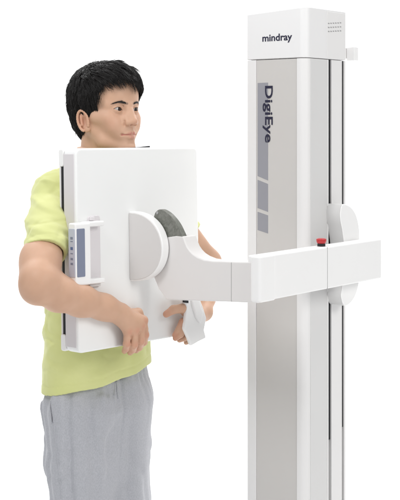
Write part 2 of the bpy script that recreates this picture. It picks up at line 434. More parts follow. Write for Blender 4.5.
# red emergency knob on top
kc = hit(321.3, 246, COLF.p(a_out+AT*0.5, 0, 0), NS); kc.z = zt_
def lathe(name, prof, c, mat, parent, seg=40, ax=None):
    v = []; f = []
    for r, z in prof:
        for k in range(seg): t = 2*math.pi*k/seg; v.append((c.x+r*math.cos(t), c.y+r*math.sin(t), c.z+z))
    for i in range(len(prof)-1):
        for k in range(seg): j = (k+1) % seg; f.append((i*seg+k, i*seg+j, (i+1)*seg+j, (i+1)*seg+k))
    f.append(tuple(range(seg-1, -1, -1))); f.append(tuple(range((len(prof)-1)*seg, len(prof)*seg)))
    me = bpy.data.meshes.new(name); me.from_pydata(v, [], f); me.update()
    for p in me.polygons: p.use_smooth = True
    return finish(link(name, me, mat, parent), 0.0006, 2)
lathe('knob_base', [(0.0105, -0.001), (0.0105, 0.006), (0.009, 0.0075)], kc, M_DARK, arm)
lathe('emergency_knob', [(0.009, 0.007), (0.0112, 0.0085), (0.0125, 0.012), (0.0133, 0.0165), (0.0125, 0.019), (0.009, 0.0202)], kc, M_RED, arm)

# ------------------------------------------------------------------ detector panel
PC = Vector((-0.1562, 0.0509, CAMZ-0.3184))
U = Vector((0.69728952, 0.71675715, -0.00682033)); N = Vector((0.71661132, -0.69687232, 0.02893432)); V = Vector((-0.01598599, 0.02506312, 0.99955805))
PF = Frame(PC, U, N, V)
HW, HH, PT = 0.22, 0.2583, 0.067
panel = par(box('detector_panel', PF, (-HW, HW), (-0.049, 0), (-HH, HH), M_PANEL, None, 0.006, corner=0.018, axis='y', seg=4))
def sub(o, parent): o.parent = parent; o.matrix_parent_inverse = Matrix.Translation(-C0); return o
# children of parts: geometry is in world coordinates, part objects sit at the origin under the stand
def kid(o, parent): o.parent = parent; o.matrix_parent_inverse = Matrix.Identity(4); return o
kid(box('side_liner', PF, (-HW-0.0012, -HW+0.004), (-0.0485, -0.006), (-HH+0.014, HH-0.014), M_SIDE, None, 0.0012, corner=0.003), panel)
kid(box('shadow_gap', PF, (-HW+0.0025, HW-0.0025), (-0.0615, -0.0485), (-HH+0.0045, HH-0.0045), M_DARK, None, 0, corner=0.022, axis='y'), panel)
kid(box('rear_shell', PF, (-HW, HW), (-PT, -0.061), (-HH, HH), M_WARM, None, 0.0025, corner=0.018, axis='y'), panel)
for z0, z1 in ((HH-0.046, HH-0.0015), (-HH+0.0015, -HH+0.044)):
    kid(box('corner_cap', PF, (-HW-0.0012, -HW+0.03), (-PT-0.001, -0.0488), (z0, z1), M_WHITE, None, 0.0025, corner=0.007, axis='x'), panel)
# dark sliver added in place of the dip in the top edge
def on_panel(px, py, off=0.0): return hit(px, py, PF.p(0, off, 0), N)
def puv(px, py, off=0.0):
    q = on_panel(px, py, off)-PC; return q.dot(U), q.dot(V)
ua, ub = puv(137, 148)[0], puv(151, 148)[0]
kid(prism('top_dip_dark', [PF.p(ua, -0.028, HH+0.0005), PF.p(ub, -0.004, HH+0.0005), PF.p(ub, -0.004, HH+0.0045), PF.p((ua+ub)/2, -0.012, HH+0.002)], N*-0.008, M_DARK, None, 0), panel)

# D-shaped pivot housing, standing out of the panel; face looks left, toward the camera
uD = puv(129.5, 246)[0]
PD = PF.p(uD, 0, 0)
def on_D(px, py, off=0.0): return hit(px, py, PF.p(uD+off, 0, 0), U)
def loc(p): q = p-PC; return q.dot(U), q.dot(N), q.dot(V)
top = loc(on_D(129.5, 211.5)); bot = loc(on_D(130.5, 281)); tip = loc(on_D(162.5, 246))
cv = (top[2]+bot[2])/2; rv = (top[2]-bot[2])/2; rn = tip[1]
def Dout(k=1.0, n=28, u=None, st=-0.001):
    o = [(st, -rv*k)]
    for i in range(1, n):
        t = -90+180*i/n; o.append((rn*k*abs(math.cos(math.radians(t)))**0.86, rv*k*math.sin(math.radians(t))))
    o.append((st, rv*k)); return o
Dh = par(prism('pivot_housing', [PF.p(uD, a, cv+b) for a, b in Dout()], U*0.024, M_WHITE, None, 0.003, 4))
kid(prism('housing_shade_face', [PF.p(uD-0.0015, a*0.955+0.002, cv+b*0.955) for a, b in Dout()], U*0.006, M_DCOV, None, 0.001, 2), Dh)  # thin grey plate: shade of the left-facing side put into its colour
# mottled friction disc behind the housing
dtr = [(151, 246), (151.5, 230), (154, 216), (156, 211.5), (159.5, 209.4), (163.5, 210.5), (168.5, 214), (173, 218.8), (177, 224.5), (180, 230.5), (182.6, 237), (183.5, 246)]
dsm = []
for i in range(len(dtr)):
    a_, b_, c_, d_ = [Vector(dtr[(i+j) % len(dtr)]) for j in (-1, 0, 1, 2)]
    if i in (0, len(dtr)-1, len(dtr)-2): dsm.append(b_); continue
    for t in (0, .25, .5, .75): dsm.append(0.5*(2*b_+(c_-a_)*t+(2*a_-5*b_+4*c_-d_)*t*t+(3*b_-a_-3*c_+d_)*t**3))
disc = par(prism('friction_disc', [on_D(q[0], q[1], 0.0275) for q in dsm], U*0.016, M_DISC, None, 0.0012, 2))
kid(prism('disc_screw', [on_D(157.0, 212.8, 0.026)+U*0+N*0.004*math.cos(k*math.pi/6)+V*0.004*math.sin(k*math.pi/6) for k in range(12)], U*0.006, M_MIDG, None, 0.0005, 1), disc)
# inner arm section (yoke)
uA = 0.0262
outline = [(150, 262), (154, 278), (158.5, 289), (166.5, 300), (200, 301), (231, 302), (258, 303.3), (258, 262.3), (231, 261.6), (212, 261), (204, 259.8), (197.5, 257.2), (193, 254.2), (189.5, 250.6), (187, 246.8), (185.2, 242.4), (183, 236.4), (176, 235.6), (160, 238)]
yo2 = [on_D(px, py, uA) for px, py in outline]
yoke = par(prism('yoke_arm', yo2, U*0.048, M_YOKE, None, 0.004, 4))
sA = on_D(231.2, 262.5, uA); sB = on_D(231.2, 301.5, uA)
kid(prism('joint_line', [sA-U*0.0004, sA+N*0.0012-U*0.0004, sB+N*0.0012-U*0.0004, sB-U*0.0004], U*0.004, M_MIDG, None, 0), yoke)
# knuckle where inner and outer sections meet (rounded vertical post)
qa = on_D(255.5, 280, uA); 
kp = Frame(Vector((qa.x, qa.y, 0)), NS, S, (0, 0, 1))
o2 = rounded([(-0.010, -0.010), (0.022, -0.010), (0.022, 0.055), (-0.010, 0.055)], 0.010, 8)
kz = (on_arm(262, 257.5).z, on_arm(262, 302.5).z)
par(prism('elbow_joint', [kp.p(a, b, zb_-0.001) for a, b in o2], Vector((0, 0, zt_-zb_+0.002)), M_WHITE, None, 0.005, 4))

# carrying handle with membrane pad at the left edge
h0 = puv(80, 222)[1]; h1 = puv(80, 284)[1]
eL = -HW
hm = (h0+h1)/2
hb = box('carry_handle', PF, (eL-0.034, eL+0.016), (0.008, 0.036), (h1, h0), M_WHITE, None, 0.005, corner=0.006, axis='x', seg=4); kid(hb, panel)
kid(box('control_pad', PF, (eL-0.0352, eL-0.0338), (0.010, 0.034), (h1+0.022, h0-0.014), M_PAD, None, 0.0004, corner=0.003, axis='x'), panel)
kid(box('grip_strip', PF, (eL-0.0300, eL-0.004), (0.0355, 0.0368), (h1+0.022, h0-0.014), M_BLUE, None, 0.0005, corner=0.003, axis='y'), panel)
for dz, hgt in ((0.020, 0.006), (0.030, 0.0022), (0.045, 0.007), (0.060, 0.0022), (0.072, 0.005), (0.084, 0.005)):
    kid(box('pad_mark', PF, (eL-0.0357, eL-0.0350), (0.018, 0.027), (h0-0.014-dz-hgt, h0-0.014-dz), M_MARK if hgt > 0.0065 else M_BLUE, None, 0), panel)
pu0 = puv(87, 222)[0]; pu1 = puv(98.5, 222)[0]
kid(box('handle_plate', PF, (pu0, pu1+0.003), (-0.001, 0.0035), (h1-0.012, h0+0.014), M_SIDE, None, 0.0015, corner=0.010, axis='y', seg=3), panel)
for z in (h0-0.012, h1+0.000):
    kid(box('handle_post', PF, (eL+0.010, pu1-0.006), (0.002, 0.030), (z, z+0.013), M_WHITE, None, 0.004, corner=0.004, axis='x', seg=3), panel)
kid(box('handle_hinge', PF, (pu0-0.004, pu1-0.004), (0.0, 0.012), (h1-0.010, h1+0.0), M_STRIP, None, 0.002, axis='y'), panel)
kid(box('handle_catch', PF, (pu0+0.004, pu0+0.018), (0.0, 0.010), (h0+0.002, h0+0.012), M_SIDE, None, 0.002, axis='y'), panel)

# white hand grip flap at the lower right, in front of the left hand
def gp(px, py, off): return on_panel(px, py, off)
fl_f = [(180.5, 293, .045), (199, 296, .045), (203, 306, .052), (206.8, 318, .058), (204.5, 330, .060), (206.5, 338, .062), (199, 341.5, .064), (191.5, 346, .064), (188.5, 338, .060), (184.5, 329, .055), (186, 316, .050), (187, 306, .047)]
def flap(name, pts, th, mat, bev):
    P = [gp(*q) for q in pts]
    return prism(name, P, -N*th, mat, None, bev, 4)
grip = par(flap('hand_grip', fl_f, 0.012, M_WHITE, 0.004))
kid(flap('grip_inner_fold', [(180, 294, .036), (186, 294, .036), (188, 306, .038), (187, 318, .040), (185.5, 318, .040), (184.5, 307, .038)], 0.006, M_PANEL, 0.002), grip)
kid(flap('grip_fold', [(192, 300, .0555), (199, 299, .0575), (203.5, 312, .063), (201.5, 324, .066), (197.5, 318, .064)], 0.012, M_WHITE, 0.004), grip)
kid(flap('grip_screw', [(184.6, 300.4, .054), (188.6, 300.6, .054), (188.6, 303.2, .054), (184.6, 302.6, .054)], 0.008, M_DARK, 0.0005), grip)

# ------------------------------------------------------------------ the person
def WP(px, py, d): return npa(W(px, py, d))
def PP(px, py, off): return npa(on_panel(px, py, off))
verts = []; quads = []; nv = 0; A_l = {'lips': [], 'brow': [], 'blush': [], 'stubble': []}
def addbody(p, q, at=None):
    global nv
    verts.append(p); quads.append(q+nv); nv += len(p)
    for k in A_l: A_l[k].append(at[k] if at and k in at else np.zeros(len(p)))

# --- head, in its own frame: x forward, y his left, z up, origin between the eyes' level and the ears
PHI = math.radians(47)
HF = np.array([math.sin(PHI), -math.cos(PHI), 0]); HL = np.array([math.cos(PHI), math.sin(PHI), 0]); HZ = np.array([0, 0, 1.0])
HO = WP(108.0, 110.6, 3.17)
pitch = math.radians(2)
HFp = HF*math.cos(pitch)+HZ*math.sin(pitch); HZp = HZ*math.cos(pitch)-HF*math.sin(pitch)
HM = np.stack([HFp, HL, HZp])      # rows
def h2w(p): return p@HM+HO
EYE = (0.0668, 0.0312, 0.0)
def build_head():
    F = Field((-.13, -.105, -.20), (.125, .105, .135), 0.00115)
    F.add(ell((-.014, 0, .034), (.092, .077, .082)), .01)
    F.add(ell((.028, 0, .040), (.058, .064, .056)), .03)
    F.add(ell((.030, 0, -.038), (.052, .056, .070)), .03)
    for s in (-1, 1):
        F.add(cap((-.004, s*.052, -.048), (.028, s*.043, -.086), .017, .014), .025)      # jaw angle
        F.add(cap((.028, s*.043, -.086), (.072, s*.012, -.102), .0145, .0135), .018)     # jaw line
        F.add(cap((.054, s*.047, -.024), (.02, s*.062, -.018), .017, .014), .022)        # cheekbone
        F.add(cap((.073, s*.014, .015), (.055, s*.048, .014), .0115, .010), .012)        # brow
        F.add(ell((.060, s*.033, -.045), (.020, .019, .022)), .02)
    F.add(ell((.072, 0, -.102), (.0175, .020, .015)), .014)                               # chin
    F.add(ell((.066, 0, -.066), (.0265, .031, .026)), .018)                               # muzzle
    for s in (-1, 1):
        F.cut(ell((.0885, s*.0335, -.001), (.0145, .019, .0125)), .014)                    # socket
        F.add(ell((EYE[0], s*EYE[1], EYE[2]), (.0148, .0150, .0142)), .004)                # lids
        F.cut(cap((.0805, s*(EYE[1]-.016), .0092), (.0790, s*(EYE[1]+.018), .0080), .0012), .003)  # upper lid crease
    # nose
    F.add(cap((.0825, 0, .010), (.0885, 0, -.010), .0075, .0080), .014)
    F.add(cap((.0875, 0, -.006), (.1015, 0, -.031), .0076, .0092), .010)
    F.add(ell((.1010, 0, -.0345), (.0096, .0112, .0086)), .006)
    for s in (-1, 1):
        F.add(ell((.0915, s*.0130, -.0372), (.0105, .0074, .0076)), .009)
        F.add(ell((.0840, s*.0125, -.026), (.0110, .0080, .0130)), .012)
        F.cut(ell((.0980, s*.0066, -.0440), (.0052, .0034, .0044)), .002)
    F.add(cap((.086, 0, -.047), (.089, 0, -.058), .006, .005), .01)                       # philtrum
    # lips
    for s in (-1, 1):
        F.cut(cap((.0880, s*.0215, -.0325), (.0865, s*.0205, -.0430), .0008), .006)
        F.add(cap((.0910, s*.006, -.0640), (.0800, s*.0225, -.0682), .0056, .0034), .0040)
        F.add(cap((.0898, s*.004, -.0760), (.0790, s*.0200, -.0720), .0064, .0042), .0040)
        F.cut(cap((.0985, 0, -.0700), (.0830, s*.0260, -.0692), .0015), .0022)
        F.cut(ell((.0825, s*.0270, -.0688), (.003, .002, .002)), .006)
    F.cut(ell((.1000, 0, -.0905), (.010, .016, .0045)), .008)                              # below lower lip
    # eye openings, almond shaped
    for s in (-1, 1):
        yc = s*(EYE[1]+.0005)
        def lens(X, Y, Z, yc=yc, s=s):
            y = (Y-yc); zz = Z-(s*y*0.12)
            R = .0165
            up = np.sqrt(y*y+(zz+R-.0056)**2)-R; dn = np.sqrt(y*y+(zz-R*1.25+.0042)**2)-R*1.25
            return np.maximum(np.maximum(up, dn), .070-X)
        F.cut((lens, (.068, yc-.016, -.008), (.1, yc+.016, .008)), .0012)
        F.cut(ell((EYE[0], s*EYE[1], EYE[2]), (.0126, .0126, .0126)), .0005)
    # ears
    for s in (-1, 1):
        t = math.radians(14)
        R = np.array([[math.cos(t), s*.25, -math.sin(t)], [0, 1, 0], [math.sin(t), 0, math.cos(t)]])
        a = math.radians(22)*s
        ex = np.array([math.cos(a)*math.cos(t), -math.sin(a)*-1*0, -math.sin(t)])
        # local axes: fwd tilted, outward, up tilted back
        fw = np.array([math.cos(.35), -s*math.sin(.35), 0]); ou = np.array([s*0+math.sin(.35), s*math.cos(.35), 0]); upv = np.array([0, 0, 1.0])
        upt = upv*math.cos(t)-fw*math.sin(t); fwt = fw*math.cos(t)+upv*math.sin(t)
        R = np.array([fwt, ou, upt])
        c = np.array([-.012, s*.0785, -.028])
        F.add(ell(c-ou*.002, (.0165, .0050, .0300), R), .006)
        F.add(ell(c-upt*.024+fwt*.004, (.0095, .0052, .0090), R), .004)
        F.cut(ell(c+ou*.0060+fwt*.0035-upt*.002, (.0085, .0080, .0150), R), .003)
        n = 20
        for k in range(n):
            th0 = math.radians(-70+k*290/n); th1 = math.radians(-70+(k+1)*290/n)
            q = lambda th: c+ou*.0050-fwt*(.0155*math.cos(th))+upt*.0285*math.sin(th)
            F.add(cap(q(th0), q(th1), .0034), .0015)
        F.add(cap(c+ou*.003-fwt*.004+upt*.014, c+ou*.004-fwt*.006-upt*.010, .0030, .0034), .004)
        F.add(cap(c+ou*.002+fwt*.012-upt*.002, c+ou*.003+fwt*.011-upt*.010, .0040), .004)   # tragus
    # neck
    F.add(cap((-.028, 0, -.055), (-.048, 0, -.22), .054, .058), .025)
    F.add(cap((.022, 0, -.115), (.0, 0, -.21), .024, .03), .03)
    p, q = F.mesh(); p = taubin(p, q, 2)
    lip = np.zeros(len(p))
    for s in (-1, 1):
        for c in (cap((.0915, s*.005, -.0645), (.0800, s*.0225, -.0686), .0060, .0044), cap((.0900, s*.003, -.0756), (.0790, s*.0205, -.0718), .0066, .0048)):
            d = c[0](p[:, 0], p[:, 1], p[:, 2]); lip = np.maximum(lip, np.clip(0.5-d/.0016, 0, 1))
    br = np.zeros(len(p))
    for s in (-1, 1):
        for a, b, ra, rb in (((.084, s*.0115, .0150), (.080, s*.026, .0182), .0030, .0034), ((.080, s*.026, .0182), (.0765, s*.036, .0192), .0032, .0026), ((.0765, s*.036, .0192), (.063, s*.0475, .0165), .0026, .0012)):
            d = cap(a, b, ra*2.2, rb*2.2)[0](p[:, 0]*1.0, p[:, 1], p[:, 2]); 
            dz = cap((0, a[1], a[2]), (0, b[1], b[2]), ra, rb)[0](p[:, 0]*0, p[:, 1], p[:, 2])
            br = np.maximum(br, np.clip(0.5-dz/.0025, 0, 1)*(p[:, 0] > .04))
    for s in (-1, 1):                                                        # upper lash line
        y = p[:, 1]-s*(EYE[1]+.0005); zz = p[:, 2]-s*y*.12; R = .0165
        up = np.sqrt(y*y+(zz+R-.0056)**2)-R
        br = np.maximum(br, 1.1*np.exp(-((up-.0004)/.0009)**2)*(zz > -.002)*(np.abs(y) < .0140)*(p[:, 0] > .06))
    bl = np.zeros(len(p))
    for s in (-1, 1):
        d = np.linalg.norm(p-np.array([.06, s*.045, -.035]), axis=1); bl = np.maximum(bl, .35*np.exp(-(d/.022)**2))
        d = np.linalg.norm((p-np.array([-.012, s*.083, -.028]))/np.array([1, .6, 1.6]), axis=1); bl = np.maximum(bl, .5*np.exp(-(d/.018)**2))
    d = np.linalg.norm(p-np.array([.106, 0, -.040]), axis=1); bl = np.maximum(bl, .3*np.exp(-(d/.014)**2))
    st = np.clip(.30*np.exp(-(np.linalg.norm((p-np.array([.075, 0, -.095]))/np.array([1, 1.3, 1]), axis=1)/.028)**2)+.35*np.exp(-(np.abs(p[:, 2]+.055)/.007)**2)*np.exp(-(p[:, 1]/.020)**4)*np.clip((p[:, 0]-.07)/.01, 0, 1), 0, 1)
    addbody(h2w(p), q, {'lips': lip*.8, 'brow': np.clip(br*.62, 0, 1), 'blush': bl, 'stubble': st*(1-lip)})
build_head()

# --- right arm (viewer's left), forearm crossing in front of the panel
SH_R = WP(54.0, 194, 3.06); EL_R = WP(39.8, 281.0, 2.80); WR_R = WP(119.5, 313.5, 2.957)
def limb(F, pts, k=.02):
    for (a, ra), (b, rb) in zip(pts[:-1], pts[1:]): F.add(cap(a, b, ra, rb), k)
def lerp(a, b, t): return a+(b-a)*t
def finger(F, j, r, k=.0035):
    for i in range(len(j)-1): F.add(cap(j[i], j[i+1], r[i], r[i+1]), k)
def nail(F, tip, prev, out, r):
    pass
def build_right_arm():
    pts = np.array([SH_R, EL_R, WR_R]); lo = pts.min(0)-.09; hi = pts.max(0)+.06; hi[0] += .06; hi[1] += .02; lo[2] -= .04
    F = Field(lo, hi, 0.0017)
    limb(F, [(SH_R, .047), (lerp(SH_R, EL_R, .35), .0465), (lerp(SH_R, EL_R, .78)+np.array([-.004, 0, 0]), .0435), (EL_R, .0420)])
    F.add(cap(WP(38.6, 260, 2.87), WP(38.0, 285, 2.80), .0420, .0400), .03)
    F.add(cap(lerp(SH_R, EL_R, .25)+np.array([.0, 0, -.012]), lerp(SH_R, EL_R, .75)+np.array([0, 0, -.014]), .038, .034), .02)
    f = WR_R-EL_R; up = np.array([0, 0, 1.0])
    limb(F, [(EL_R, .0420), (lerp(EL_R, WR_R, .22)+np.array([0, 0, -.012]), .0425), (lerp(EL_R, WR_R, .5)+np.array([0, 0, -.007]), .0380), (lerp(EL_R, WR_R, .8), .0308), (WR_R, .0280)])
    F.add(ell(WP(36.0, 292.0, 2.79), (.024, .024, .022)), .03)
    # hand
    M_ = [PP(143.0, 320.5, .036), PP(140.2, 326.5, .039), PP(134.5, 330.5, .039), PP(127.5, 332.0, .035)]
    I_ = [PP(145.0, 335.0, .038), PP(140.6, 341.5, .040), PP(133.8, 345.0, .039), PP(126.6, 344.0, .036)]
    D_ = [PP(143.8, 342.0, .024), PP(139.0, 347.0, .024), PP(132.6, 349.5, .023), PP(126.2, 348.4, .022)]
    T_ = [PP(141.2, 345.0, .003), PP(136.2, 350.0, .001), PP(130.2, 352.2, -.001), PP(124.5, 351.0, .0)]
    wr = WR_R
    for i, m in enumerate(M_):
        F.add(cap(lerp(wr, m, .08), m, .021-.001*i, .0130-.0006*i), .012)
    F.add(cap(lerp(wr, M_[1], .3), lerp(wr, M_[1], .8), .021, .015), .012)
    for i in range(4):
        r0 = (.0105, .0108, .0103, .0092)[i]
        F.add(ell(M_[i], (r0*1.12,)*3), .006)
        finger(F, [M_[i], lerp(M_[i], I_[i], .5), I_[i], D_[i], T_[i]], [r0*1.04, r0*.96, r0*1.01, r0*.92, r0*.80], .0034)
    # thumb along the panel face on the index side
    th = [lerp(wr, M_[0], .25)+npa(N)*-.006, PP(138.0, 313, .014), PP(142.5, 321, .011), PP(145, 329, .010)]
    finger(F, th, [.017, .0125, .0108, .0092], .006)
    q0 = F.mesh(); p, q = q0; p = taubin(p, q, 4)
    bl = np.zeros(len(p))
    for c in I_+M_:
        d = np.linalg.norm(p-(c+npa(N)*.01), axis=1); bl = np.maximum(bl, .55*np.exp(-(d/.010)**2))
    for c in T_+D_:
        d = np.linalg.norm(p-c, axis=1); bl = np.maximum(bl, .7*np.exp(-(d/.012)**2))
    addbody(p, q, {'blush': bl})
build_right_arm()

SH_L = WP(148, 190, 3.33); EL_L = WP(208, 262, 3.40); WR_L = WP(203.5, 312, 3.235)
def build_left_arm():
    pts = np.array([SH_L, EL_L, WR_L]); lo = pts.min(0)-.06; hi = pts.max(0)+.06; lo[1] = min(lo[1], npa(on_panel(165, 315, .06))[1]-.02); lo[2] -= .03; lo[0] = min(lo[0], PP(158, 315, .03)[0]-.01)
    F = Field(lo, hi, 0.0018)
    limb(F, [(SH_L, .050), (lerp(SH_L, EL_L, .4), .046), (EL_L, .036)])
    limb(F, [(EL_L, .037), (lerp(EL_L, WR_L, .25), .037), (lerp(EL_L, WR_L, .7), .029), (WR_L, .0245)])
    wr = WR_L
    base = PP(193, 318, .026)
    F.add(cap(wr, base, .0225, .019), .014)
    F.add(cap(wr, PP(192, 326, .026), .019, .016), .012)
    # thumb
    finger(F, [base, PP(182, 308.5, .033), PP(173.5, 309.5, .030), PP(166.3, 314.2, .024)], [.016, .0128, .0116, .0092], .004)
    ff = [([PP(190, 318, .030), PP(182.5, 322, .036), PP(178.5, 330, .026), PP(175.0, 335.0, .016)], .0100),
          ([PP(190, 323, .030), PP(184.5, 328, .040), PP(180.5, 334.5, .030), PP(175.5, 338.2, .018)], .0100),
          ([PP(192, 328, .026), PP(188, 334, .034), PP(184.5, 338.0, .026), PP(179.5, 340.0, .014)], .0094),
          ([PP(196, 331, .018), PP(194, 337.0, .024), PP(190, 341, .016), PP(186, 342.5, .006)], .0084)]
    for j, r in ff: finger(F, j, [r, r*.98, r*.9, r*.78], .0025)
    p, q = F.mesh(); p = taubin(p, q, 4)
    bl = np.zeros(len(p))
    for c in (PP(166.3, 314.2, .024), PP(175, 336, .018), PP(182.5, 322, .036)):
        d = np.linalg.norm(p-c, axis=1); bl = np.maximum(bl, .7*np.exp(-(d/.014)**2))
    addbody(p, q, {'blush': bl})
build_left_arm()

# --- torso, hips, legs under the clothes
BF = np.array([0.717, -0.697, 0]); BR = np.array([-0.697, -0.717, 0])      # forward, his right
BC = WP(98.0, 125, 3.185); BC[2] = 0
def bw(f, r, z): return BC+BF*f+BR*r+np.array([0, 0, z])
def build_core():
    F = Field((-.52, -.05, .0), (-.02, .45, 1.50), 0.006)
    F.add(cap(bw(-.01, .07, 1.33), bw(-.01, -.07, 1.33), .085), .05)
    F.add(cap(bw(0, .04, 1.0), bw(0, -.04, 1.0), .08), .08)
    F.add(cap(bw(-.01, 0, 1.3), bw(-.012, 0, 1.47), .06, .055), .04)
    F.add(cap(bw(0, 0, 1.3), bw(0, 0, .95), .09, .09), .04)
    for s in (-1, 1): F.add(cap(bw(-.01, s*.09, 1.37), bw(-.01, s*.15, 1.345), .045, .045), .05)
    for s in (-1, 1):
        F.add(cap(bw(0, s*.08, .92), bw(.01, s*.09, .5), .07, .05), .03); F.add(cap(bw(.01, s*.09, .5), bw(-.01, s*.10, .07), .045, .032), .02)
        F.add(cap(bw(-.01, s*.10, .06), bw(.10, s*.105, .035), .028, .02), .02)
    p, q = F.mesh(); p = taubin(p, q, 4); addbody(p, q)
build_core()
person = polymesh('person', np.concatenate(verts), np.concatenate(quads), M_SKIN, None, {k: np.concatenate(v) for k, v in A_l.items()})
label(person, 'young man in lime t-shirt and grey sweatpants hugging the white panel', 'person')

# --- eyes
def eye(s):
    c = np.array([EYE[0], s*EYE[1], EYE[2]]); r = .0125
    gaze = np.array([.97, .15 if s < 0 else .05, .02]); gaze = gaze/np.linalg.norm(gaze)
    a = np.cross([0, 0, 1.0], gaze); a /= np.linalg.norm(a); b = np.cross(gaze, a)
    v = []; f = []; mats = []
    n, m = 40, 30
    for i in range(m+1):
        th = math.pi*i/m
        rr_ = r*(1+.035*math.exp(-(th/.42)**2))
        for k in range(n):
            ph = 2*math.pi*k/n
            v.append(c+rr_*(gaze*math.cos(th)+math.sin(th)*(a*math.cos(ph)+b*math.sin(ph))))
    for i in range(m):
        for k in range(n):
            j = (k+1) % n; f.append((i*n+k, i*n+j, (i+1)*n+j, (i+1)*n+k)); mats.append(1 if (i+.5)*math.pi/m < .55 else 0)
    o = polymesh('eye', h2w(np.array(v)), np.array(f), M_EYEW, person); o.data.materials.append(M_IRIS)
    mi = mats[:len(o.data.polygons)]
    o.data.polygons.foreach_set('material_index', np.array(mi, np.int32))
eye(-1); eye(1)

# --- hair
def hair_sdf(X, Y, Z):
    e1 = ell((-.020, 0, .040), (.1040, .0890, .0935))[0](X, Y, Z)
    e2 = ell((-.048, 0, -.018), (.060, .064, .074))[0](X, Y, Z)
    e3 = ell((.024, 0, .060), (.068, .070, .055))[0](X, Y, Z)
    k = .03
    h = np.maximum(k-np.abs(e1-e2), 0)/k; d = np.minimum(e1, e2)-h*h*k*.25
    h = np.maximum(k-np.abs(d-e3), 0)/k; d = np.minimum(d, e3)-h*h*k*.25
    return d
AZ = np.radians([0, 20, 38, 50, 60, 68, 78, 86, 96, 110, 122, 140, 180])
ZH = np.array([.082, .080, .074, .060, .036, -.002, -.036, -.020, .006, -.010, -.055, -.080, -.086])
def zhair(X, Y): return np.interp(np.arctan2(np.abs(Y), X+.0), AZ, ZH)
def proj_hair(P, extra):
    c = np.array([-.02, 0, .015]); d = P-c; d /= np.linalg.norm(d, axis=-1, keepdims=True)
    lo = np.full(d.shape[:-1], .03); hi = np.full(d.shape[:-1], .2)
    for _ in range(18):
        m = (lo+hi)/2; Q = c+d*m[..., None]; s = hair_sdf(Q[..., 0], Q[..., 1], Q[..., 2])
        lo = np.where(s < 0, m, lo); hi = np.where(s < 0, hi, m)
    return c+d*(lo+extra)[..., None]
def build_hair():
    F = Field((-.14, -.11, -.11), (.12, .11, .15), .0018)
    F.add((lambda X, Y, Z: hair_sdf(X, Y, Z)+.0035+.0012*noise(X, Y, Z, 220, 3), (-.13, -.1, -.1), (.11, .1, .14)), .0)
    F.cut((lambda X, Y, Z: (Z-zhair(X, Y)-.004+.003*noise(X, Y, Z, 260, 5))*.8+0*X, (-.14, -.11, -.11), (.12, .11, .15)), .004)
    p, q = F.mesh(); cap_o = polymesh('hair', h2w(p), q, M_HAIR, person)
    # strands
    NSTR, SEG = 15000, 9
    d = RNG.normal(size=(NSTR*2, 3)); d /= np.linalg.norm(d, axis=1, keepdims=True)
    P = proj_hair(np.array([-.02, 0, .015])+d*.1, np.zeros(len(d)))
    keep = P[:, 2] > zhair(P[:, 0], P[:, 1])+.002
    P = P[keep][:NSTR]; n = len(P)
    crown = np.array([-.075, .012, .112])
    clump = noise(P[:, 0], P[:, 1], P[:, 2], 140, 11); cl2 = noise(P[:, 0], P[:, 1], P[:, 2], 200, 12)
    top = np.clip((P[:, 2]-.05)/.05, 0, 1)*np.clip((P[:, 0]+.04)/.06, 0, 1)
    L = (.020+.018*RNG.random(n))+top*(.018+.016*clump)
    low = P[:, 2] < .0; L = np.where(low, L*.6, L)
    lift0 = .0005+RNG.random(n)*.0030; lift1 = (.001+.0040*RNG.random(n)+.0060*top*np.clip(clump+.6, 0, 1.6)+.004*np.clip(noise(P[:, 0], P[:, 1], P[:, 2], 70, 15), 0, 1)+.010*(RNG.random(n) < .025)*RNG.random(n))
    pts = np.zeros((SEG, n, 3)); cur = P.copy()
    jit = RNG.normal(size=(n, 3))*.22+np.stack([clump*.25, cl2*.35, clump*.1], 1)
    for k in range(SEG):
        t = k/(SEG-1)
        pts[k] = proj_hair(cur, lift0+(lift1)*math.sin(t*math.pi*.62)-(1-t)*.002)
        rad = cur-crown; rad /= np.linalg.norm(rad, axis=1, keepdims=True)+1e-6
        down = np.array([-.15, 0, -1.0])
        dirn = rad*1.0+down*(.25+.9*(1-top)[:, None])+np.array([.9, .55, 0])*top[:, None]*1.0+jit
        side = (np.abs(P[:, 1]) > .05)&(P[:, 0] > -.02)
        dirn += np.where(side[:, None], np.array([.35, 0, -.2]), 0)
        nr = cur-np.array([-.02, 0, .015]); nr /= np.linalg.norm(nr, axis=1, keepdims=True)
        dirn -= nr*(dirn*nr).sum(1, keepdims=True); dirn /= np.linalg.norm(dirn, axis=1, keepdims=True)+1e-6
        cur = cur+dirn*(L/(SEG-1))[:, None]
    gi = RNG.choice(n, 420, replace=False); G = P[gi]
    near = np.empty(n, int)
    for a0 in range(0, n, 2000):
        near[a0:a0+2000] = gi[((P[a0:a0+2000, None]-G[None])**2).sum(-1).argmin(1)]
    for k in range(SEG):
        t = k/(SEG-1); wk = (.80*t**1.2)*(.4+.6*RNG.random(n))[:, None]
        pts[k] = pts[k]*(1-wk)+(pts[k][near]+(pts[0]-pts[0][near])*.35*(1-t))*wk
    ribbons('hair_strand_mass', pts, .00050+.0003*RNG.random(n), person)
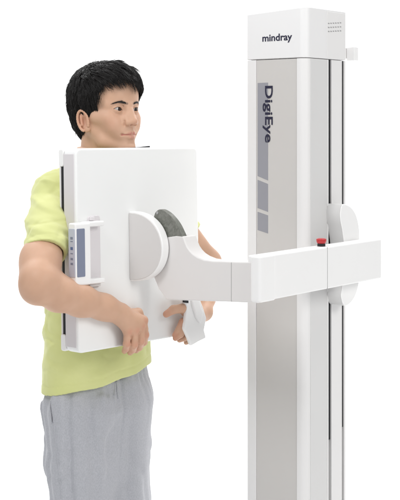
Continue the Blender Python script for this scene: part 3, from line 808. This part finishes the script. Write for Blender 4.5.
def ribbons(name, pts, w, parent, mat=None):
    SEG, n, _ = pts.shape
    P = h2w(pts.reshape(-1, 3)).reshape(SEG, n, 3)
    tan = np.gradient(P, axis=0); tan /= np.linalg.norm(tan, axis=2, keepdims=True)+1e-9
    rnd = RNG.normal(size=(1, n, 3)); a = np.cross(tan, rnd); a /= np.linalg.norm(a, axis=2, keepdims=True)+1e-9
    b = np.cross(tan, a)
    V_ = []
    tt = np.linspace(0, 1, SEG)[:, None, None]; ww = w[None, :, None]*(1.02-tt**2.2)
    for k in range(3):
        an = 2*math.pi*k/3; V_.append(P+ww*(a*math.cos(an)+b*math.sin(an)))
    V_ = np.stack(V_, 2)       # SEG,n,3,3
    idx = np.arange(SEG*n*3).reshape(SEG, n, 3); Q = []
    for k in range(3):
        j = (k+1) % 3
        Q.append(np.stack([idx[:-1, :, k], idx[:-1, :, j], idx[1:, :, j], idx[1:, :, k]], -1).reshape(-1, 4))
    return polymesh(name, V_.reshape(-1, 3), np.concatenate(Q), mat or M_HAIR, parent)
build_hair()
hs = bpy.data.objects['hair_strand_mass']; hb_ = bpy.data.objects['hair']
# one hair mesh: cap and strands together
def joinmesh(dst, src):
    import bmesh
    bm = bmesh.new(); bm.from_mesh(dst.data); bm.from_mesh(src.data); bm.to_mesh(dst.data); bm.free()
    bpy.data.objects.remove(src)
    dst.data.polygons.foreach_set('use_smooth', np.ones(len(dst.data.polygons), bool))
joinmesh(hb_, hs)
def brows():
    for s in (-1, 1):
        n = 260; t = RNG.random(n)
        y = s*(.012+.035*t); z = .0135+.0062*np.sin(np.pi*np.clip(t*.68+.08, 0, 1))*1.0-.0020*(t > .6)*(t-.6)*4+RNG.normal(size=n)*.0013*(1.2-t)
        x0 = np.interp(np.abs(y), [.012, .034, .055], [.089, .083, .066])
        pts = np.zeros((4, n, 3))
        for k in range(4):
            f = k/3*.0075
            yy = y+s*f*.9; zz = z+f*.30*(1-t*1.6)
            pts[k] = np.stack([np.interp(np.abs(yy), [.010, .020, .034, .046, .060], [.0872, .0868, .0830, .0745, .0600])+.0012, yy, zz], 1)
        ribbons('eyebrow', pts, np.full(n, .00032), person)
brows()

# --- t-shirt
arm_dir = (EL_R-SH_R)/np.linalg.norm(EL_R-SH_R); armL_dir = (EL_L-SH_L)/np.linalg.norm(EL_L-SH_L)
ZL = [.60, .78, .88, .96, 1.05, 1.15, 1.25, 1.33, 1.38, 1.42, 1.45, 1.50]
def loft(aw, ad, off, z0, z1):
    def fn(X, Y, Z):
        x = X-BC[0]; y = Y-BC[1]
        f = x*BF[0]+y*BF[1]; r = x*BR[0]+y*BR[1]
        zz = np.broadcast_to(Z, (1, 1, Z.shape[-1]))
        a = np.interp(zz, ZL, aw); b = np.interp(zz, ZL, ad); o = np.interp(zz, ZL, off)
        k = np.sqrt((r/a)**2+((f-o)/b)**2)
        return np.maximum((k-1)*np.minimum(a, b), np.maximum(z0-Z, Z-z1))
    c = BC[:2]; return fn, (c[0]-.25, c[1]-.25, z0), (c[0]+.25, c[1]+.25, z1)
def build_shirt():
    F = Field((-.56, -.30, .76), (.02, .50, 1.49), .0030)
    F.add(loft([.178, .176, .173, .169, .165, .170, .178, .182, .165, .120, .082, .07], [.122, .121, .116, .113, .110, .112, .114, .108, .098, .085, .072, .065], [.0, .0, .0, 0, 0, 0, -.004, -.008, -.012, -.016, -.018, -.02], .74, 1.462), .01)
    for SHp, dr, EL in ((SH_R, arm_dir, EL_R), (SH_L, armL_dir, EL_L)):
        F.add(cap(lerp(bw(-.01, 0, 1.38), SHp, .45), SHp+np.array([0, 0, .004]), .062, .053), .05)
        F.add(cap(SHp, lerp(SHp, EL, .35), .053, .0555), .03)
        F.add(cap(lerp(SHp, EL, .35), lerp(SHp, EL, .70), .0545, .0560), .02)
    # hem line: drops toward his right
    def hem(X, Y, Z): return (Z-(.8595+.185*(X-BC[0])+.0275*(Y-BC[1])+.002*np.sin(38*(X+Y))))*.95
    # folds
    q = F.sl((-.56, -.30, .76), (.02, .50, 1.49)); X, Y, Z = F.co(q)
    ad = 0
    for s0, am, fr_, st in ((21, .0030, 26, (1, 1, .55)), (22, .0022, 55, (1, 1, .7)), (23, .0026, 40, (.6, .6, 1.6))):
        ad = ad+am*noise(X, Y, Z, fr_, s0, st, 5).astype(np.float32)
    for s0, am, fr_, st in ((24, .0018, 34, (1, 1, .9)), (25, .0014, 48, (.7, .7, 1.3))):          # narrow creases
        ad = ad+am*(np.exp(-(noise(X, Y, Z, fr_, s0, st, 4)/.14)**2)-.35).astype(np.float32)
    for d_, e_, f_, am, sd in (((.5, .3, .8), (.8, -.3, -.2), 95, .0038, 51), ((-.3, .6, .7), (.5, .5, -.4), 80, .0036, 52), ((.2, .2, 1), (1, .6, 0), 120, .0028, 53)):
        w_ = f_*(X*d_[0]+Y*d_[1]+Z*d_[2])+1.6*np.sin(f_*.22*(X*e_[0]+Y*e_[1]+Z*e_[2])+sd)
        ad = ad-am*(np.maximum(np.sin(w_), 0)**2*np.clip(noise(X, Y, Z, 13, sd, (1, 1, 1), 4)*2.2, 0, 1)).astype(np.float32)
    ad = ad*np.clip((hem(X, Y, Z)-.0)/.08, .25, 1)
    F.a += ad
    # drag folds hanging below the held panel, on the front
    # sleeve ends
    for SHp, dr, EL, fr0 in ((SH_R, arm_dir, EL_R, .70), (SH_L, armL_dir, EL_L, .6)):
        E = lerp(SHp, EL, fr0)
        nr = dr+np.array([0, 0, -.25]); nr /= np.linalg.norm(nr)
        def slv(X, Y, Z, E=E, nr=nr, SHp=SHp):
            d = (X-E[0])*nr[0]+(Y-E[1])*nr[1]+(Z-E[2])*nr[2]
            rr_ = np.sqrt((X-E[0])**2+(Y-E[1])**2+(Z-E[2])**2)-.13
            return np.maximum(-d, rr_)
        F.cut((slv, E-.15, E+.15), .002)
        F.cut(cap(lerp(SHp, EL, fr0-.10), lerp(SHp, EL, fr0+.2), .0465, .0485), .002)
        # hem stitch line
        E2 = E-nr*.019
        def stitch(X, Y, Z, E2=E2, nr=nr):
            d = np.abs((X-E2[0])*nr[0]+(Y-E2[1])*nr[1]+(Z-E2[2])*nr[2])
            rr_ = np.sqrt((X-E2[0])**2+(Y-E2[1])**2+(Z-E2[2])**2)-.11
            return np.maximum(d-.0016, rr_)
        qq = F.sl(E2-.12, E2+.12); c_ = F.co(qq); ss = stitch(*c_)
        F.a[qq] += .0010*np.exp(-(np.maximum(ss, 0)/.0016)**2).astype(np.float32)
    F.a = np.maximum(F.a, -hem(X, Y, Z)).astype(np.float32)
    F.a += (.0015*np.exp(-((hem(X, Y, Z)-.022)/.0022)**2)).astype(np.float32)
    F.cut(loft([.155]*12, [.096]*12, [0]*12, .70, .90), .002)
    F.cut(cap(bw(-.012, 0, 1.42), bw(-.02, 0, 1.55), .060, .066), .003)
    p, q = F.mesh(); p = taubin(p, q, 3)
    sh = polymesh('t_shirt', p, q, M_SHIRT, person)
    # collar ring
    C_ = Field((-.42, .06, 1.38), (-.16, .34, 1.50), .0018)
    for k in range(28):
        a0, a1 = 2*math.pi*k/28, 2*math.pi*(k+1)/28
        g = lambda a: bw(-.016+.064*math.cos(a), .066*math.sin(a), 1.452-.014*math.cos(a))
        C_.add(cap(g(a0), g(a1), .006), .002)
    p, q = C_.mesh(); polymesh('collar', p, q, M_SHIRT, sh)
build_shirt()

# --- trousers
def build_trousers():
    F = Field((-.53, -.12, .045), (-.03, .42, .965), .0035)
    F.add(loft([.085, .158, .160, .150, .15, .1, .1, .1, .1, .1, .1, .1], [.06, .110, .093, .090, .1, .1, .1, .1, .1, .1, .1, .1], [.0]*12, .61, .95), .03)
    for s in (-1, 1):
        hip = bw(-.004, s*.066, .77); kn = bw(.012, s*.074, .50); an = bw(-.004, s*.088, .075)
        F.add(cap(hip, lerp(hip, kn, .5), .097, .093), .05); F.add(cap(lerp(hip, kn, .5), kn, .093, .084), .02); F.add(cap(kn, an, .084, .066), .02)
    q = F.sl((-.6, -.2, 0), (0, .5, 1.)); X, Y, Z = F.co(q)
    x = X-BC[0]; y = Y-BC[1]; f = x*BF[0]+y*BF[1]; r = x*BR[0]+y*BR[1]
    ang = np.arctan2(f, r)
    ad = .0085*(np.exp(-(noise(X, Y, Z, 30, 36, (1, 1, .20), 4)/.18)**2)-.3)+.0060*(np.exp(-(noise(X, Y, Z, 22, 38, (.8, .8, 1.4), 4)/.14)**2)-.3)*np.clip((.74-Z)/.2, .25, 1)+.0050*noise(X, Y, Z, 34, 31, (1, 1, .22), 6)+.0026*noise(X, Y, Z, 70, 32, (1, 1, .30), 5)+.0022*noise(X, Y, Z, 30, 33, (.7, .7, 1.8), 4)
    gather = .0032*np.sin(ang*26+3*np.sin(ang*5)+1.2*np.sin(Z*40))*np.exp(-np.maximum(.90-Z, 0)/.055)
    F.a += (ad+gather).astype(np.float32)
    # centre front seam, side seam, pocket mouth
    F.a += (.004*np.exp(-(np.abs(r+.004+.010*(Z-.8)*4)/.004)**2)*(f > 0)*np.clip((Z-.60)/.1, 0, 1)).astype(np.float32)
    pk = [hit(57.5, 399, Vector(bw(.02, .11, .8)), Vector((0.2, -1, 0)).normalized()), hit(61.5, 410, Vector(bw(.02, .11, .8)), Vector((0.2, -1, 0)).normalized()), hit(62.5, 419, Vector(bw(.02, .11, .8)), Vector((0.2, -1, 0)).normalized())]
    for a, b in zip(pk[:-1], pk[1:]):
        a = npa(a); b = npa(b)
        ra_ = npa(CAMP)-a; ra_ /= np.linalg.norm(ra_)
        # carve a slot along the viewing side of the hip
        n_ = np.cross(b-a, BR*1.0+0*BF); n_ /= np.linalg.norm(n_)
        out = npa(Vector((-.45, -.9, 0)).normalized())
        n_ = np.cross(b-a, out); n_ /= np.linalg.norm(n_)
        def slot(X, Y, Z, a=a, b=b, n_=n_):
            d = np.abs((X-a[0])*n_[0]+(Y-a[1])*n_[1]+(Z-a[2])*n_[2])-.0022
            zc = np.maximum(Z-max(a[2], b[2]), min(a[2], b[2])-Z)
            o_ = (X-BC[0])*out[0]+(Y-BC[1])*out[1]
            return np.maximum(np.maximum(d, zc), .06-o_)
        F.cut((slot, (a+b)/2-.12, (a+b)/2+.12), .0015)
    p, q = F.mesh(); p = taubin(p, q, 3)
    tr = polymesh('sweatpants', p, q, M_TROU, person)
    D_ = p[:, 1]+CAMD; U_ = 200+FPX*p[:, 0]/D_; V_ = HOR-FPX*(p[:, 2]-CAMZ)/D_
    def surf(px, py):
        m = (np.abs(U_-px) < 1.3) & (np.abs(V_-py) < 1.3)
        c = p[m]; return c[np.argmin(c[:, 1])]
    def cord(name, pix, rad, mat):
        P = [surf(*a) for a in pix]
        lo = np.min(P, 0)-.01; hi = np.max(P, 0)+.01
        G = Field(lo, hi, .0012)
        for a, b in zip(P[:-1], P[1:]): G.add(cap(a, b, rad), .001)
        pp, qq = G.mesh(); polymesh(name, taubin(pp, qq, 2), qq, mat, tr)
    cord('side_seam', [(50+13*t-2*t*t, 402+96*t) for t in np.linspace(0, 1, 16)], .0016, M_TROU)
    cord('drawstring', [(117.5, 381), (117.8, 386), (118.6, 391), (119.6, 398)], .0024, M_TROU)
    cord('drawstring', [(116.0, 382), (115.6, 388), (115.0, 394)], .0022, M_TROU)
build_trousers()

def build_shoes():
    for s in (-1, 1):
        c = bw(0, s*.10, 0)
        F = Field(c+np.array([-.20, -.24, .0]), c+np.array([.24, .2, .13]), .003)
        h = bw(-.055, s*.098, .045); m = bw(.06, s*.104, .045); t = bw(.155, s*.108, .038)
        F.add(cap(h, m, .040, .043), .02); F.add(cap(m, t, .043, .032), .02); F.add(cap(bw(-.03, s*.098, .06), bw(-.012, s*.098, .095), .045, .040), .02)
        F.cut((lambda X, Y, Z: Z-.016+0*X+0*Y, c-.3, c+.3), .003)
        p, q = F.mesh(); sh = polymesh('shoe', p, q, M_SHOE, person)
        fr = Frame(Vector(bw(0, s*.103, 0)), Vector(BF), Vector(BR), (0, 0, 1))
        box('sole', fr, (-.100, .190), (-.044, .044), (.001, .022), M_SOLE, sh, .004, corner=.042)
build_shoes()
